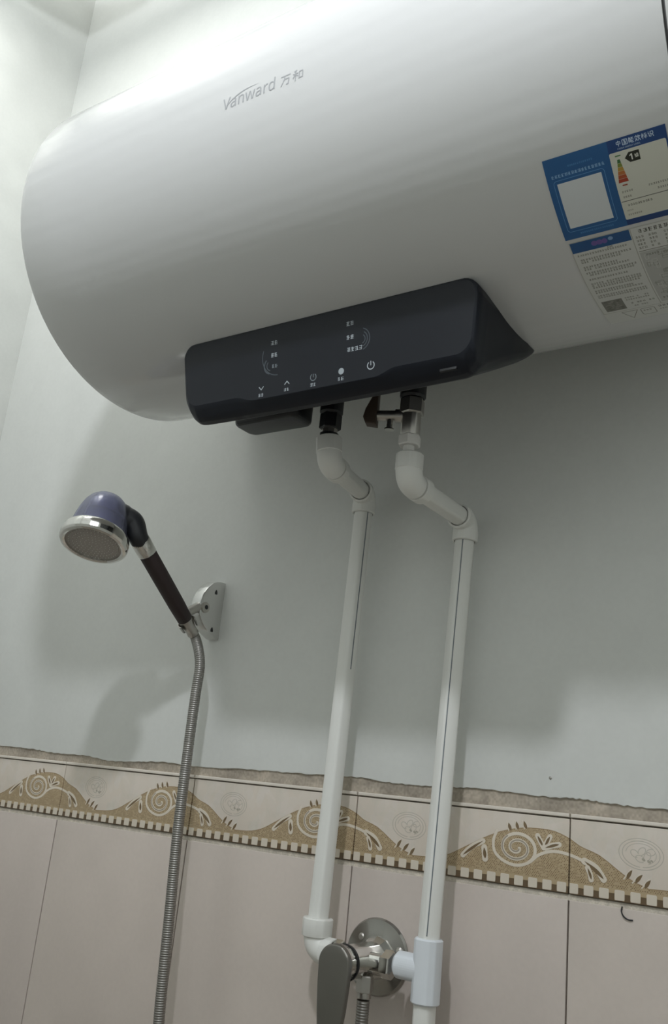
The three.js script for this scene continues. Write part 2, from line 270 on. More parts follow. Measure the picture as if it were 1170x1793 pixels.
// a row of print too small to read in the photograph
function smallPrint(ctx, x, y, w, h, color, dens = 1) { ctx.strokeStyle = color; ctx.lineWidth = h * 0.13; for (let c = x; c < x + w - h * 0.5; c += h * 1.02) { if (rnd() > dens) continue; ctx.beginPath(); for (let k = 0; k < 3; k++) { const v = y + h * (0.12 + 0.36 * k + rnd() * 0.08); ctx.moveTo(c + h * 0.08, v); ctx.lineTo(c + h * (0.6 + rnd() * 0.3), v); } for (let k = 0; k < 2; k++) { const u = c + h * (0.15 + rnd() * 0.65); ctx.moveTo(u, y + h * 0.05); ctx.lineTo(u + (rnd() - 0.5) * h * 0.2, y + h * 0.92); } ctx.stroke(); } }
const font = await new FontLoader().loadAsync('fonts/droid/droid_sans_regular.typeface.json');
{ // brand lettering printed on the shell
  const geos = [], deg = (mm) => mm / (R * 1000) * 180 / Math.PI, bx = 0.6535, by = -5.5;
  const bend = (g) => { const p = g.attributes.position, n = g.attributes.normal; for (let i = 0; i < p.count; i++) { const a = by + deg(p.getY(i) * 1000), q = onShell(bx + p.getX(i), a, 0.00025), r = THREE.MathUtils.degToRad(a); p.setXYZ(i, q.x, q.y, q.z); n.setXYZ(i, 0, Math.sin(r), Math.cos(r)); } return g; };
  let t = new THREE.ShapeGeometry(font.generateShapes('Vanward', 0.0148), 6); t.computeBoundingBox();
  const k = 0.0755 / t.boundingBox.max.x; t.scale(k, 1, 1); geos.push(bend(t));
  const ribbon = (pts, w) => { const c = new THREE.CatmullRomCurve3(pts.map(([a, b]) => new THREE.Vector3(a, b, 0)), false, 'centripetal').getPoints(18), up = [], lo = []; c.forEach((p, i) => { const d = c[Math.min(i + 1, 18)].clone().sub(c[Math.max(i - 1, 0)]).normalize(), ww = w * Math.sin(Math.PI * Math.min(0.98, Math.max(0.04, i / 18))) / 2; up.push(new THREE.Vector2(p.x - d.y * ww, p.y + d.x * ww)); lo.push(new THREE.Vector2(p.x + d.y * ww, p.y - d.x * ww)); }); return new THREE.ShapeGeometry(new THREE.Shape([...up, ...lo.reverse()])); };
  geos.push(bend(ribbon([[0.004, 0.001], [0.012, 0.0085], [0.022, 0.0135], [0.036, 0.0165], [0.052, 0.0165]], 0.0016)));
  let x = 0.083; for (const ch of '万和') { for (const [a, b, c, d] of HAN[ch]) { const s = 0.0145, w = 0.0013, dx = c - a, dy = d - b, l = Math.hypot(dx, dy), nx = -dy / l * w / 2, ny = dx / l * w / 2, q = (u, v, sgn) => new THREE.Vector2(x + u * s + sgn * nx, 0.0125 - v * s - sgn * ny); geos.push(bend(new THREE.ShapeGeometry(new THREE.Shape([q(a, b, 1), q(c, d, 1), q(c, d, -1), q(a, b, -1)])))); } x += 0.0168; }
  part(heater, 'brand_lettering', geos, M.ink, 'grey printed maker name');
}
{ // stickers: blue energy sticker above, printed instruction sheet below
  const draw1 = (ctx, w, h) => { const old = seed; seed = 5; ctx.scale(w / 112.5, h / 80.5);
    ctx.fillStyle = '#234e84'; ctx.fillRect(0, 0, 112.5, 80.5);
    ctx.fillStyle = '#285c90'; ctx.fillRect(0, 0, 61, 80.5);
    smallPrint(ctx, 22, 9.5, 24, 1.8, '#4e86bd'); smallPrint(ctx, 5, 15.6, 52, 3.1, '#8fb6d8');
    ctx.strokeStyle = '#5f93c4'; ctx.lineWidth = 0.5; ctx.beginPath(); ctx.roundRect(5.6, 21.2, 48, 51.5, 3); ctx.stroke();
    ctx.fillStyle = '#d4d8d9'; ctx.fillRect(8.6, 24.2, 42, 45);                      // the code printed here is left out
    smallPrint(ctx, 16, 75, 32, 1.9, '#4e86bd');
    ctx.fillStyle = '#21447a'; ctx.fillRect(60.7, 0, 52, 80.5);
    ctx.strokeStyle = '#c3d3e4'; ctx.fillStyle = '#c3d3e4'; han(ctx, '中国能效标识', 68, 1.9, 5.4, 0.62, 0.06); ctx.font = '2.1px sans-serif'; ctx.fillText('CHINA ENERGY LABEL', 69, 9.8);
    ctx.fillStyle = '#d3d3c6'; ctx.beginPath(); ctx.roundRect(60.7, 11.3, 50.2, 63.5, 1.4); ctx.fill();
    const g = ['#3c6b3a', '#7d8a3b', '#b58f3c', '#b9703a', '#b0532f', '#a8412a']; const tx = 67.6;
    g.forEach((c, i) => { const y0 = 18 + i * 3.5, y1 = y0 + 3.3, wa = 1.6 + i * 1.15, wb = 1.6 + (i + 1) * 1.15; ctx.fillStyle = c; ctx.beginPath(); ctx.moveTo(tx - wa * 0.5, y0); ctx.lineTo(tx + wa * 0.5 + 0.6, y0); ctx.lineTo(tx + wb * 0.5 + 0.6, y1); ctx.lineTo(tx - wb * 0.5, y1); ctx.fill(); });
    ctx.fillStyle = '#4f7a4c'; ctx.fillRect(65.5, 14.2, 5, 1.1); ctx.fillStyle = '#9a4a30'; ctx.fillRect(66, 41, 4.6, 1.2);
    ctx.fillStyle = '#26281f'; ctx.beginPath(); ctx.moveTo(73.6, 18.6); ctx.lineTo(77.6, 14.2); ctx.lineTo(86.8, 14.2); ctx.lineTo(86.8, 23); ctx.lineTo(77.6, 23); ctx.fill();
    ctx.fillStyle = '#e3e3da'; ctx.font = 'bold 7.6px sans-serif'; ctx.fillText('1', 77.4, 21.4); ctx.strokeStyle = '#e3e3da'; han(ctx, '级', 82.2, 16.6, 3.8, 0.5);
    smallPrint(ctx, 64, 46.6, 10, 2, '#77766a'); smallPrint(ctx, 88, 46.2, 20, 2, '#77766a'); smallPrint(ctx, 64, 51.6, 9, 2, '#77766a'); smallPrint(ctx, 95, 51, 13, 2, '#77766a');
    ctx.fillStyle = '#4d4d45'; ctx.fillRect(61.2, 56.4, 49, 0.6); smallPrint(ctx, 66, 60, 22, 2.2, '#5c5b50'); smallPrint(ctx, 64, 65.4, 6, 1.4, '#88877b'); smallPrint(ctx, 64, 69.4, 12, 1.8, '#77766a');
    ctx.fillStyle = '#203f72'; ctx.fillRect(60.7, 75.2, 52, 5.3); seed = old; };
  const draw2 = (ctx, w, h) => { const old = seed; seed = 15; ctx.scale(w / 112, h / 136); const ink = '#757469', ink2 = '#5e5d54';
    ctx.fillStyle = '#cfd0cb'; ctx.fillRect(0, 0, 112, 136);
    ctx.fillStyle = '#265486'; ctx.fillRect(0, 0, 58.5, 12.6);
    ctx.fillStyle = 'rgba(122,92,160,0.85)'; for (const [x, r] of [[24, 3], [29, 3.3], [34, 2.6]]) { ctx.beginPath(); ctx.ellipse(x, 6.2, r, 2.8, 0, 0, 7); ctx.fill(); } ctx.fillStyle = '#7fa0c6'; ctx.beginPath(); ctx.ellipse(40, 5, 2.4, 2, 0, 0, 7); ctx.fill();
    smallPrint(ctx, 4, 15.2, 50, 2.4, ink, 0.85); smallPrint(ctx, 34, 12.9, 6, 2, ink2);
    const rows = [[21, 7], [30.5, 5.5], [38.5, 6.5], [47.5, 4], [54, 9], [65.5, 5.5], [74, 6]];
    for (const [y, n] of rows) for (let k = 0; k < n - 2.4; k += 3) smallPrint(ctx, 5, y + k, 50 - (k > n - 6 ? rnd() * 12 : 0), 2.6, ink, 0.97);
    ctx.fillStyle = '#7b7a72'; ctx.fillRect(5, 86, 21, 21); for (let i = 0; i < 30; i++) { ctx.fillStyle = i % 2 ? '#8d8c83' : '#6c6b63'; ctx.fillRect(6 + rnd() * 17, 87 + rnd() * 17, 3, 2); }
    smallPrint(ctx, 29, 86, 26, 2.4, ink, 0.8); smallPrint(ctx, 29, 90, 24, 2.4, ink, 0.7); smallPrint(ctx, 29, 97, 26, 3, ink, 0.8); smallPrint(ctx, 29, 103, 26, 2.4, ink, 0.7);
    ctx.strokeStyle = ink; ctx.lineWidth = 0.7; ctx.beginPath(); ctx.moveTo(18, 114); ctx.lineTo(26, 131); ctx.lineTo(34, 114); ctx.closePath(); ctx.stroke(); ctx.beginPath(); ctx.roundRect(37, 114, 14, 14, 2); ctx.stroke(); smallPrint(ctx, 39, 117, 10, 3, ink);
    smallPrint(ctx, 55, 113, 50, 4, ink2, 0.9); smallPrint(ctx, 55, 120, 52, 2.6, ink, 0.9);
    ctx.strokeStyle = '#a5a59b'; ctx.lineWidth = 0.8; ctx.beginPath(); ctx.moveTo(59.4, 0); ctx.lineTo(59.4, 110); ctx.stroke(); ctx.strokeStyle = '#b3b3aa'; ctx.strokeRect(0.4, 0.4, 111.2, 110);
    smallPrint(ctx, 66, 3, 40, 4.6, '#55544b'); for (let r = 0; r < 4; r++) { smallPrint(ctx, 62, 10 + r * 4.2, 9, 2.7, ink); smallPrint(ctx, 74, 10 + r * 4.2, 9, 2.7, ink, 0.85); smallPrint(ctx, 88, 10 + r * 4.2, 20, 2.7, ink, 0.9); }
    ctx.fillStyle = ink; ctx.fillRect(61, 27.5, 50, 0.7); ctx.fillStyle = '#b4b5b0'; ctx.fillRect(61, 29, 50, 78);
    for (let i = 0; i < 60; i++) { ctx.strokeStyle = i % 3 ? '#94948b' : '#c6c7c1'; ctx.lineWidth = 0.6; const x = 63 + rnd() * 40, y = 31 + rnd() * 70; ctx.strokeRect(x, y, 2 + rnd() * 6, 1 + rnd() * 5); }
    smallPrint(ctx, 66, 32, 12, 2.6, ink); smallPrint(ctx, 82, 33, 24, 2.4, ink, 0.8); smallPrint(ctx, 70, 92, 38, 3.5, ink2); smallPrint(ctx, 64, 98, 44, 3.5, ink); seed = old; };
  const deg = (mm) => -44.85 - mm / (R * 1000) * 180 / Math.PI;
  part(heater, 'energy_sticker', wrapPatch(1.0151, 1.1276, deg(0), deg(80.5), 0.0004), S({ map: canvasTexture(1688, 1208, draw1), roughness: 0.45 }), 'blue and white energy rating sticker');
  part(heater, 'instruction_sticker', wrapPatch(1.0166, 1.1286, deg(84.2), deg(220), 0.0004), S({ map: canvasTexture(1456, 1768, draw2), roughness: 0.5 }), 'pale instruction sticker with a blue heading band');
}
{ // control panel: a wedge under the belly, front glass with a raised lip below it
  const cx = 0.7072, hwF = 0.2115, ss = (a, b, x) => { const t = Math.min(1, Math.max(0, (x - a) / (b - a))); return t * t * (3 - 2 * t); };
  const ridge = (x) => 0.4455 - 0.007 * (ss(0.582, 0.614, x) - ss(0.793, 0.822, x));
  // the front leans back and the sides draw in slightly towards the bottom
  const lean = ([x, y, z]) => { const d = Math.max(0, 0.5275 + B - y); return [cx + (x - cx) * (1 - 0.5 * d), y, z - (z > 0.25 ? 0.15 * d * (z - 0.25) / 0.1 : 0)]; };
  function ring(z, hw, yt, yb, rc, bow = 0) {
    const pts = [], n = 10; yt += B;
    const low = (x) => (typeof yb === 'function' ? yb(x) : yb - bow * (1 - ((x - cx) / hw) ** 2)) + B;
    for (let i = 0; i <= 20; i++) pts.push([cx - hw + rc + (2 * hw - 2 * rc) * i / 20, yt]);
    for (let i = 1; i <= n; i++) { const a = Math.PI / 2 * (1 - i / n); pts.push([cx + hw - rc + rc * Math.cos(a), yt - rc + rc * Math.sin(a)]); }
    const yR = low(cx + hw - rc), yL = low(cx - hw + rc);
    for (let i = 1; i <= n; i++) { const a = -Math.PI / 2 * i / n; pts.push([cx + hw - rc + rc * Math.cos(a), yR + rc + rc * Math.sin(a)]); }
    for (let i = 1; i < 90; i++) { const x = cx + hw - rc - (2 * hw - 2 * rc) * i / 90; pts.push([x, low(x)]); }
    for (let i = 0; i <= n; i++) { const a = -Math.PI / 2 - Math.PI / 2 * i / n; pts.push([cx - hw + rc + rc * Math.cos(a), yL + rc + rc * Math.sin(a)]); }
    for (let i = 1; i < n; i++) { const a = Math.PI - Math.PI / 2 * i / n; pts.push([cx - hw + rc + rc * Math.cos(a), yt - rc + rc * Math.sin(a)]); }
    return pts.map(([x, y]) => lean([x, y, z]));
  }
  const yt = 0.5278, rc = 0.02;
  const mix = (a, b, t) => (x) => a(x) * (1 - t) + b * t;
  const rings = [
    ring(0.3545, hwF - 0.004, yt - 0.0022, ridge, 0.018),
    ring(0.3540, hwF - 0.0022, yt - 0.001, (x) => ridge(x) - 0.0012, 0.019),
    ring(0.3520, hwF - 0.0008, yt, mix((x) => ridge(x) - 0.004, 0.4350, 0.35), 0.02),
    ring(0.3480, hwF, yt, mix((x) => ridge(x) - 0.006, 0.4330, 0.75), rc),
    ring(0.3410, hwF, yt, 0.4290, rc, 0.003), ring(0.3340, hwF, yt, 0.4277, rc, 0.003), ring(0.3260, hwF, yt, 0.4300, rc, 0.002), ring(0.3140, hwF, yt, 0.4362, rc),
    ring(0.2600, hwF, 0.535, 0.4640, rc), ring(0.2200, hwF - 0.001, 0.54, 0.4890, 0.015), ring(0.1940, hwF - 0.006, 0.54, 0.5065, 0.012), ring(0.1830, hwF - 0.009, 0.54, 0.5150, 0.009), ring(0.1780, hwF - 0.014, 0.54, 0.5260, 0.005),
  ];
  const pos = [], idx = [], N = rings[0].length;
  for (const r of rings) for (const q of r) pos.push(...q);
  for (let k = 0; k < rings.length - 1; k++) for (let i = 0; i < N; i++) { const a = k * N + i, b = k * N + (i + 1) % N, c = a + N, d = b + N; idx.push(a, b, c, b, d, c); }
  const g = new THREE.BufferGeometry(); g.setAttribute('position', new THREE.Float32BufferAttribute(pos, 3)); g.setIndex(idx);
  let body = toCreasedNormals(g, 0.9);
  body.setAttribute('uv', new THREE.Float32BufferAttribute(new Float32Array(body.attributes.position.count * 2), 2));
  const panel = part(heater, 'control_panel', body, M.navy, 'dark navy panel housing under the belly of the tank');
  // glass front with printed symbols
  const face = new THREE.ShapeGeometry(new THREE.Shape(rings[0].map(([x, y]) => new THREE.Vector2(x, y)).reverse()));
  { const p = face.attributes.position, uv = []; for (let i = 0; i < p.count; i++) { uv.push((p.getX(i) - 0.495) / 0.425, (p.getY(i) - B - 0.432) / 0.1); p.setZ(i, 0.35455 - 0.1575 * (0.5275 + B - p.getY(i))); } face.setAttribute('uv', new THREE.Float32BufferAttribute(uv, 2)); }
  const symbols = (ctx, w, h) => { const old = seed; seed = 33; const X = (x) => (x - 0.495) / 0.425 * w, Yp = (y) => (0.532 - y) / 0.1 * h, mm = w / 425;
    ctx.fillStyle = '#15181f'; ctx.fillRect(0, 0, w, h); ctx.lineCap = 'round';
    const c1 = '#a9b0b4', c2 = '#7e868b', c3 = '#4a5056'; const print = (x, y, wd, hh, c) => smallPrint(ctx, X(x) - wd * mm / 2, Yp(y) - hh * mm / 2, wd * mm, hh * mm, c);
    const L = (c, lw, ...pts) => { ctx.strokeStyle = c; ctx.lineWidth = lw * mm; ctx.beginPath(); pts.forEach(([x, y], i) => i ? ctx.lineTo(X(x) , Yp(y)) : ctx.moveTo(X(x), Yp(y))); ctx.stroke(); };
    const A = (c, lw, x, y, r, a0, a1) => { ctx.strokeStyle = c; ctx.lineWidth = lw * mm; ctx.beginPath(); ctx.arc(X(x), Yp(y), r * mm, a0, a1); ctx.stroke(); };
    print(0.6467, 0.5045, 9, 5.4, c1); print(0.6478, 0.4893, 9.5, 5.2, c1); print(0.648, 0.4755, 7, 4.6, c2);
    A(c3, 1, 0.654, 0.488, 24, 1.6, 3.5); A(c3, 1.6, 0.643, 0.477, 10, 1.8, 3.9); A(c3, 1.2, 0.643, 0.477, 6, 1.8, 3.9);
    print(0.757, 0.5063, 11, 5.2, c1); print(0.7568, 0.4902, 10, 5.2, c1); print(0.763, 0.4757, 20, 5.2, c1);
    A(c3, 1.1, 0.770, 0.485, 13, -1.2, 1.2); A(c3, 1.1, 0.771, 0.485, 9, -1, 1.2); A(c3, 1.1, 0.772, 0.485, 5, -1, 1.2);
    L(c1, 1.1, [0.6257, 0.4528], [0.629, 0.4494], [0.6323, 0.4528]); print(0.6292, 0.4428, 9, 4.2, c1);
    L(c1, 1.1, [0.6645, 0.4503], [0.6678, 0.4537], [0.6711, 0.4503]); print(0.6675, 0.4437, 8, 4, c1);
    A(c2, 0.9, 0.706, 0.4522, 4, -0.9, 4.1); L(c2, 0.9, [0.706, 0.4557], [0.706, 0.4522]); print(0.7062, 0.4433, 9, 4.2, c1);
    ctx.fillStyle = '#9aa2a6'; ctx.beginPath(); ctx.arc(X(0.745), Yp(0.4525), 3.8 * mm, 0, 7); ctx.fill(); print(0.7446, 0.4438, 8.5, 4.2, c1);
    A(c1, 1.2, 0.7847, 0.4525, 4.4, -0.85, 3.99); L(c1, 1.2, [0.7847, 0.457], [0.7847, 0.453]); seed = old; };
  const glass = part(panel, 'display_glass', face, P({ map: canvasTexture(2040, 480, symbols), roughness: 0.36, specularIntensity: 0.6 }), 'smooth dark front with pale touch symbols');
  part(panel, 'drain_slot', slab([[0, 0], [0.02, 0], [0.02, 0.003], [0, 0.003]], 0.004, 0.0005, new THREE.Matrix4().makeTranslation(0.868, B + 0.4325, 0.3315)), M.black);
  // service cover and pipe collars under the panel
  const cov = slab(rounded(0.49, 0.6, 0.19, 0.238, 0.014), 0.046, 0.006, basis(AX, new THREE.Vector3(0, 0, 1), new THREE.Vector3(0, -1, 0), new THREE.Vector3(0, B + 0.511, 0)));
  part(heater, 'element_cover', cov, M.black, 'black rounded service cover below the panel');
  for (const [x, r] of [[0.632, 0.0155], [0.756, 0.0165]]) part(heater, 'pipe_collar', lathe([[0, 0], [r - 0.0022, 0], [r, 0.003], [r, 0.03], [r + 0.001, 0.05], [0, 0.05]], V(x, x < 0.7 ? 0.473 : 0.4757, 0.2), Y, 36), M.black);
}

// ---------------------------------------------------------------- white plastic pipes
const PR = 0.0131;
function socket(at, dir, L, r = 0.0172) { // open-mouthed socket, its closed end at `at`
  return lathe([[0, 0], [r - 0.001, 0], [r, 0.001], [r, L - 0.0012], [r - 0.0012, L], [PR + 0.0012, L], [PR + 0.0009, L - 0.006], [PR - 0.001, L - 0.0062]], at, dir, 40);
}
function elbow(c, d1, L1, d2, L2, r = 0.0172, groove = false) {
  const a = c.clone().addScaledVector(d1, 0.014), b = c.clone().addScaledVector(d2, groove ? 0.0225 : 0.014);
  const out = [tube(null, r - 0.0006, 20, 40, new THREE.QuadraticBezierCurve3(c.clone().addScaledVector(d1, 0.02), c, c.clone().addScaledVector(d2, groove ? 0.0185 : 0.02))), socket(a, d1, L1 - 0.014, r), socket(b, d2, L2 - (groove ? 0.0225 : 0.014), r)];
  if (groove) out.push(lathe([[r - 0.0007, 0], [r - 0.0045, 0.0002], [r - 0.0045, 0.006], [r - 0.001, 0.006]], c.clone().addScaledVector(d2, 0.0183), d2, 36));
  return out;
}
function stripeOn(a, b, r, side) { // the coloured line that runs along the pipe
  const d = b.clone().sub(a), L = d.length(); d.normalize(); const n = side.clone().addScaledVector(d, -side.dot(d)).normalize(), t = new THREE.Vector3().crossVectors(d, n);
  const g = new THREE.BoxGeometry(0.0013, L, 0.0006); g.applyMatrix4(basis(t, d, n, a.clone().addScaledVector(d, L / 2).addScaledVector(n, r)));
  return g;
}
const dv = (x, y, z) => new THREE.Vector3(x, y, z).normalize();
{
  const c1 = V(0.7585, 0.3665, 0.2), c2 = V(0.7545, 0.3665, 0.031), low = V(0.7478, -0.155, 0.05), arm = c2.clone().sub(c1).normalize(), down = low.clone().sub(c2).normalize(), end = V(0.7482, -0.62, 0.05);
  const t = thing('water_pipe', 'white plastic water pipe running down from the relief valve to a tee', 'pipe', V(0.7478, -0.62, 0.05));
  part(t, 'elbow', elbow(c1, dv(0, 1, 0), 0.035, arm, 0.04, 0.0172, true), M.ppr);
  part(t, 'offset_pipe', rod(c1.clone().addScaledVector(arm, 0.02), c2.clone().addScaledVector(arm, -0.02), PR), M.ppr);
  part(t, 'elbow', elbow(c2, arm.clone().negate(), 0.026, down, 0.03), M.ppr);
  const riser = part(t, 'riser', rod(c2.clone().addScaledVector(down, 0.02), low.clone().addScaledVector(down, 0.02), PR), M.ppr);
  part(riser, 'line_mark', stripeOn(c2.clone().addScaledVector(down, 0.03), low, PR, dv(0.28, 0, 0.96)), M.stripe, 'thin dark printed line');
  part(t, 'tee', [rod(V(0.7478, -0.158, 0.05), V(0.7478, -0.229, 0.05), 0.0172, 40, 0.0018), rod(V(0.752, -0.193, 0.05), V(0.706, -0.193, 0.05), 0.0155, 40, 0.004)], M.tee, 'wide cool white tee fitting');
  part(t, 'lower_pipe', rod(V(0.7478, -0.222, 0.05), end, 0.0134), M.ppr);
}
{
  const c1 = V(0.637, 0.4045, 0.2), c2 = V(0.588, 0.4195, 0.035), low = V(0.5865, -0.16, 0.05), arm = c2.clone().sub(c1).normalize(), down = low.clone().sub(c2).normalize();
  const t = thing('water_pipe', 'white plastic water pipe ending in an elbow behind the tap lever', 'pipe', V(0.5865, -0.2, 0.05));
  part(t, 'elbow', elbow(c1, dv(-0.12, 1, 0), 0.036, arm, 0.04, 0.0172, true), M.ppr);
  part(t, 'offset_pipe', rod(c1.clone().addScaledVector(arm, 0.02), c2.clone().addScaledVector(arm, -0.02), PR), M.ppr);
  part(t, 'elbow', elbow(c2, arm.clone().negate(), 0.028, down, 0.03), M.ppr);
  const riser = part(t, 'riser', rod(c2.clone().addScaledVector(down, 0.02), low.clone().addScaledVector(down, 0.01), PR), M.ppr);
  part(riser, 'line_mark', stripeOn(c2.clone().addScaledVector(down, 0.03), low.clone().addScaledVector(down, -0.32), PR, dv(0.9, 0, 0.45)), M.stripe, 'thin dark printed line');
  part(t, 'elbow', [...elbow(V(0.5865, -0.197, 0.05), dv(0, 1, 0), 0.036, dv(1, 0, 0), 0.029), lathe([[PR, 0], [0.0192, 0], [0.0196, 0.001], [0.0196, 0.02], [0.0186, 0.0215], [PR, 0.0215]], V(0.5865, -0.181, 0.05), Y, 40)], M.ppr);
}
// ---------------------------------------------------------------- relief valve (right outlet) and union (left outlet)
{
  const c = (y) => V(0.7562, y, 0.2), t = thing('relief_valve', 'brass safety relief valve with a brown lever, under the right end of the heater panel', 'valve', c(0.401));
  part(t, 'hex_collar', [hex(c(0.4545), c(0.4752), 0.0158, 0.3)], M.nickel);
  part(t, 'body', [lathe([[0, 0], [0.0118, 0], [0.0122, 0.001], [0.0122, 0.03], [0, 0.03]], c(0.426), Y, 40)], M.nickel);
  const d = dv(-0.93, 0.0, 0.36), b0 = c(0.4535), b1 = b0.clone().addScaledVector(d, 0.047);
  part(t, 'branch', [rod(b0, b1, 0.0068), lathe([[0, 0], [0.0085, 0], [0.0085, 0.01], [0, 0.01]], b0.clone().addScaledVector(d, 0.01), d, 30)], M.nickel);
  const up = Y, n = new THREE.Vector3().crossVectors(d, up);
  part(t, 'lever', slab([[-0.002, -0.014], [0.012, -0.012], [0.0155, -0.004], [0.013, 0.007], [0.002, 0.031], [-0.002, 0.0305]], 0.016, 0.0015, basis(d, up, n, b1.clone().addScaledVector(n, -0.008).addScaledVector(d, -0.002))), M.brownPlastic, 'dark brown plastic lever');
  const nz = b0.clone().addScaledVector(d, 0.027);
  part(t, 'drain_nozzle', lathe([[0, 0], [0.0062, 0], [0.0062, 0.002], [0.004, 0.003], [0.004, 0.018], [0, 0.018]], nz.clone().add(new THREE.Vector3(0, -0.0195, 0)), Y, 24), M.chrome);
  part(t, 'coupling_nut', hex(c(0.4125), c(0.4265), 0.0145, 0.35), M.whiteNut, 'pale hexagonal coupling nut');
  part(t, 'tail', rod(c(0.398), c(0.413), 0.0072), M.whiteNut);
}
{
  const c = (y) => V(0.6322, y, 0.2), t = thing('union_fitting', 'black metal union nut above the left pipe elbow', 'pipe fitting', c(0.438));
  part(t, 'union_nut', hex(c(0.4525), c(0.4745), 0.0146, 0.1), M.black);
  part(t, 'steel_insert', rod(c(0.436), c(0.454), 0.0105), M.nickel);
  part(t, 'clamp_ring', lathe([[0.0106, 0], [0.0125, 0], [0.0125, 0.005], [0.0106, 0.005]], c(0.441), Y, 30), M.black);
}
// ---------------------------------------------------------------- mixer tap
{
  const o = V(0.655, -0.198, 0), Zp = new THREE.Vector3(0, 0, 1), t = thing('mixer_tap', 'chrome single-lever shower mixer tap on a round wall plate between the two white pipes', 'tap', o);
  const at = (x, y, z) => o.clone().add(new THREE.Vector3(x, y, z));
  const plate = part(t, 'wall_plate', lathe([[0, 0], [0.0455, 0.0005], [0.046, 0.003], [0.044, 0.006], [0.03, 0.0085], [0.024, 0.0105], [0, 0.0105]], at(-0.004, 0, 0.001), Zp, 64, 0.35), M.plate);
  for (const [x, y] of [[-0.026, 0.02], [0.03, 0.012]]) part(plate, 'screw', lathe([[0, 0], [0.005, 0], [0.005, 0.002], [0.003, 0.004], [0, 0.0045]], at(x, y, 0.007), Zp, 20), M.nickel);
  part(t, 'boss', lathe([[0, 0], [0.0255, 0], [0.0255, 0.004], [0.017, 0.017], [0, 0.017]], at(0, 0, 0.01), Zp, 12, 0.2), M.chrome);
  part(t, 'body', [rod(at(0, 0, 0.02), at(0, 0, 0.086), 0.0195, 44, 0.001), rod(at(-0.036, 0, 0.05), at(0.04, 0, 0.05), 0.0125, 36), ball(at(0, -0.004, 0.05), 0.019)], M.chrome);
  for (const s of [-1, 1]) part(t, 'inlet_nut', hex(at(s < 0 ? -0.0385 : 0.034, 0.002, 0.05), at(s < 0 ? -0.026 : 0.047, 0.002, 0.05), 0.0165, 0.5), M.chrome);
  part(t, 'seal_ring', lathe([[0, 0], [0.0214, 0], [0.0214, 0.003], [0, 0.003]], at(0, 0, 0.0848), Zp, 40), M.black, 'black rubber ring');
  part(t, 'cartridge_cap', lathe([[0, 0], [0.0205, 0], [0.021, 0.001], [0.021, 0.02], [0, 0.02]], at(0, 0, 0.0877), Zp, 44), M.chrome);
  const out = []; for (let i = 0; i <= 24; i++) { const a = -0.12 + (Math.PI + 0.24) * i / 24; out.push([0.0218 * Math.cos(a), 0.0218 * Math.sin(a)]); }
  out.push([-0.021, -0.02], [-0.0185, -0.05], [-0.0155, -0.074], [-0.012, -0.083], [-0.004, -0.0868], [0.004, -0.0868], [0.0105, -0.083], [0.0145, -0.074], [0.0185, -0.05], [0.021, -0.02]);
  part(t, 'lever_handle', slab(out, 0.009, 0.0022, new THREE.Matrix4().makeTranslation(at(0.004, 0, 0.1075).x, o.y + 0.002, 0.1075)), M.lever, 'flat dull steel lever hanging down');
  part(t, 'outlet_nut', [hex(at(0.012, -0.034, 0.055), at(0.012, -0.014, 0.055), 0.0105, 0.2), rod(at(0.012, -0.04, 0.055), at(0.012, -0.03, 0.055), 0.0088)], M.nickel);
}
// ---------------------------------------------------------------- shower bracket, hand shower and hose
{
  const pts = spline([[-0.0005, 0.3045], [0.012, 0.304], [0.024, 0.301], [0.0345, 0.2935], [0.0445, 0.2825], [0.0515, 0.267], [0.053, 0.2545], [0.0505, 0.2415], [0.0425, 0.2305], [0.0305, 0.2215], [0.018, 0.2155], [0.0063, 0.2112], [-0.0005, 0.2105]], 50);
  const A = basis(new THREE.Vector3(0, 0, 1), Y, new THREE.Vector3(-1, 0, 0), new THREE.Vector3(0.307, B, 0)); // u along +z, extruded towards -x
  const t = thing('shower_bracket', 'small chrome half-round shower holder screwed to the wall behind the hand shower grip', 'shower holder', V(0.298, 0.2105, 0));
  const body = slab(pts, 0.021, 0.0016, A);
  part(t, 'mount', body, S({ color: rgb(0.66, 0.66, 0.64), roughness: 0.2, metalness: 0.75 }));
  for (const [z, y, n] of [[0.0205, 0.2835, 'screw_hole'], [0.019, 0.2225, 'screw_hole']]) part(t, n, slab([[-0.0024, -0.002], [0.0024, -0.002], [0.0028, 0.001], [0.0006, 0.0052], [-0.0006, 0.0052], [-0.0028, 0.001]], 0.0016, 0.0003, basis(new THREE.Vector3(0, 0, 1), Y, new THREE.Vector3(-1, 0, 0), V(0.3078, y, z))), M.black);
  part(t, 'pivot', [lathe([[0, 0], [0.0085, 0], [0.0085, 0.002], [0.005, 0.004], [0, 0.004]], V(0.307, 0.2555, 0.0415), AX, 28)], M.nickel);
  part(t, 'pivot_screw', rod(V(0.31, 0.2555, 0.0425), V(0.3122, 0.2555, 0.0425), 0.0036), M.black);
  const gb = V(0.305, 0.228, 0.08), gd = dv(0.004, 0.088, 0.115);
  part(t, 'cradle', [rod(V(0.3, 0.256, 0.048), V(0.3035, 0.2395, 0.0775), 0.0075), partLathe([[0.0123, 0], [0.0138, 0], [0.0148, 0.012], [0.0135, 0.012], [0.0123, 0]], gb.clone().addScaledVector(gd, -0.016), gd, 30, 1.9, 4.4)], M.nickel);
}
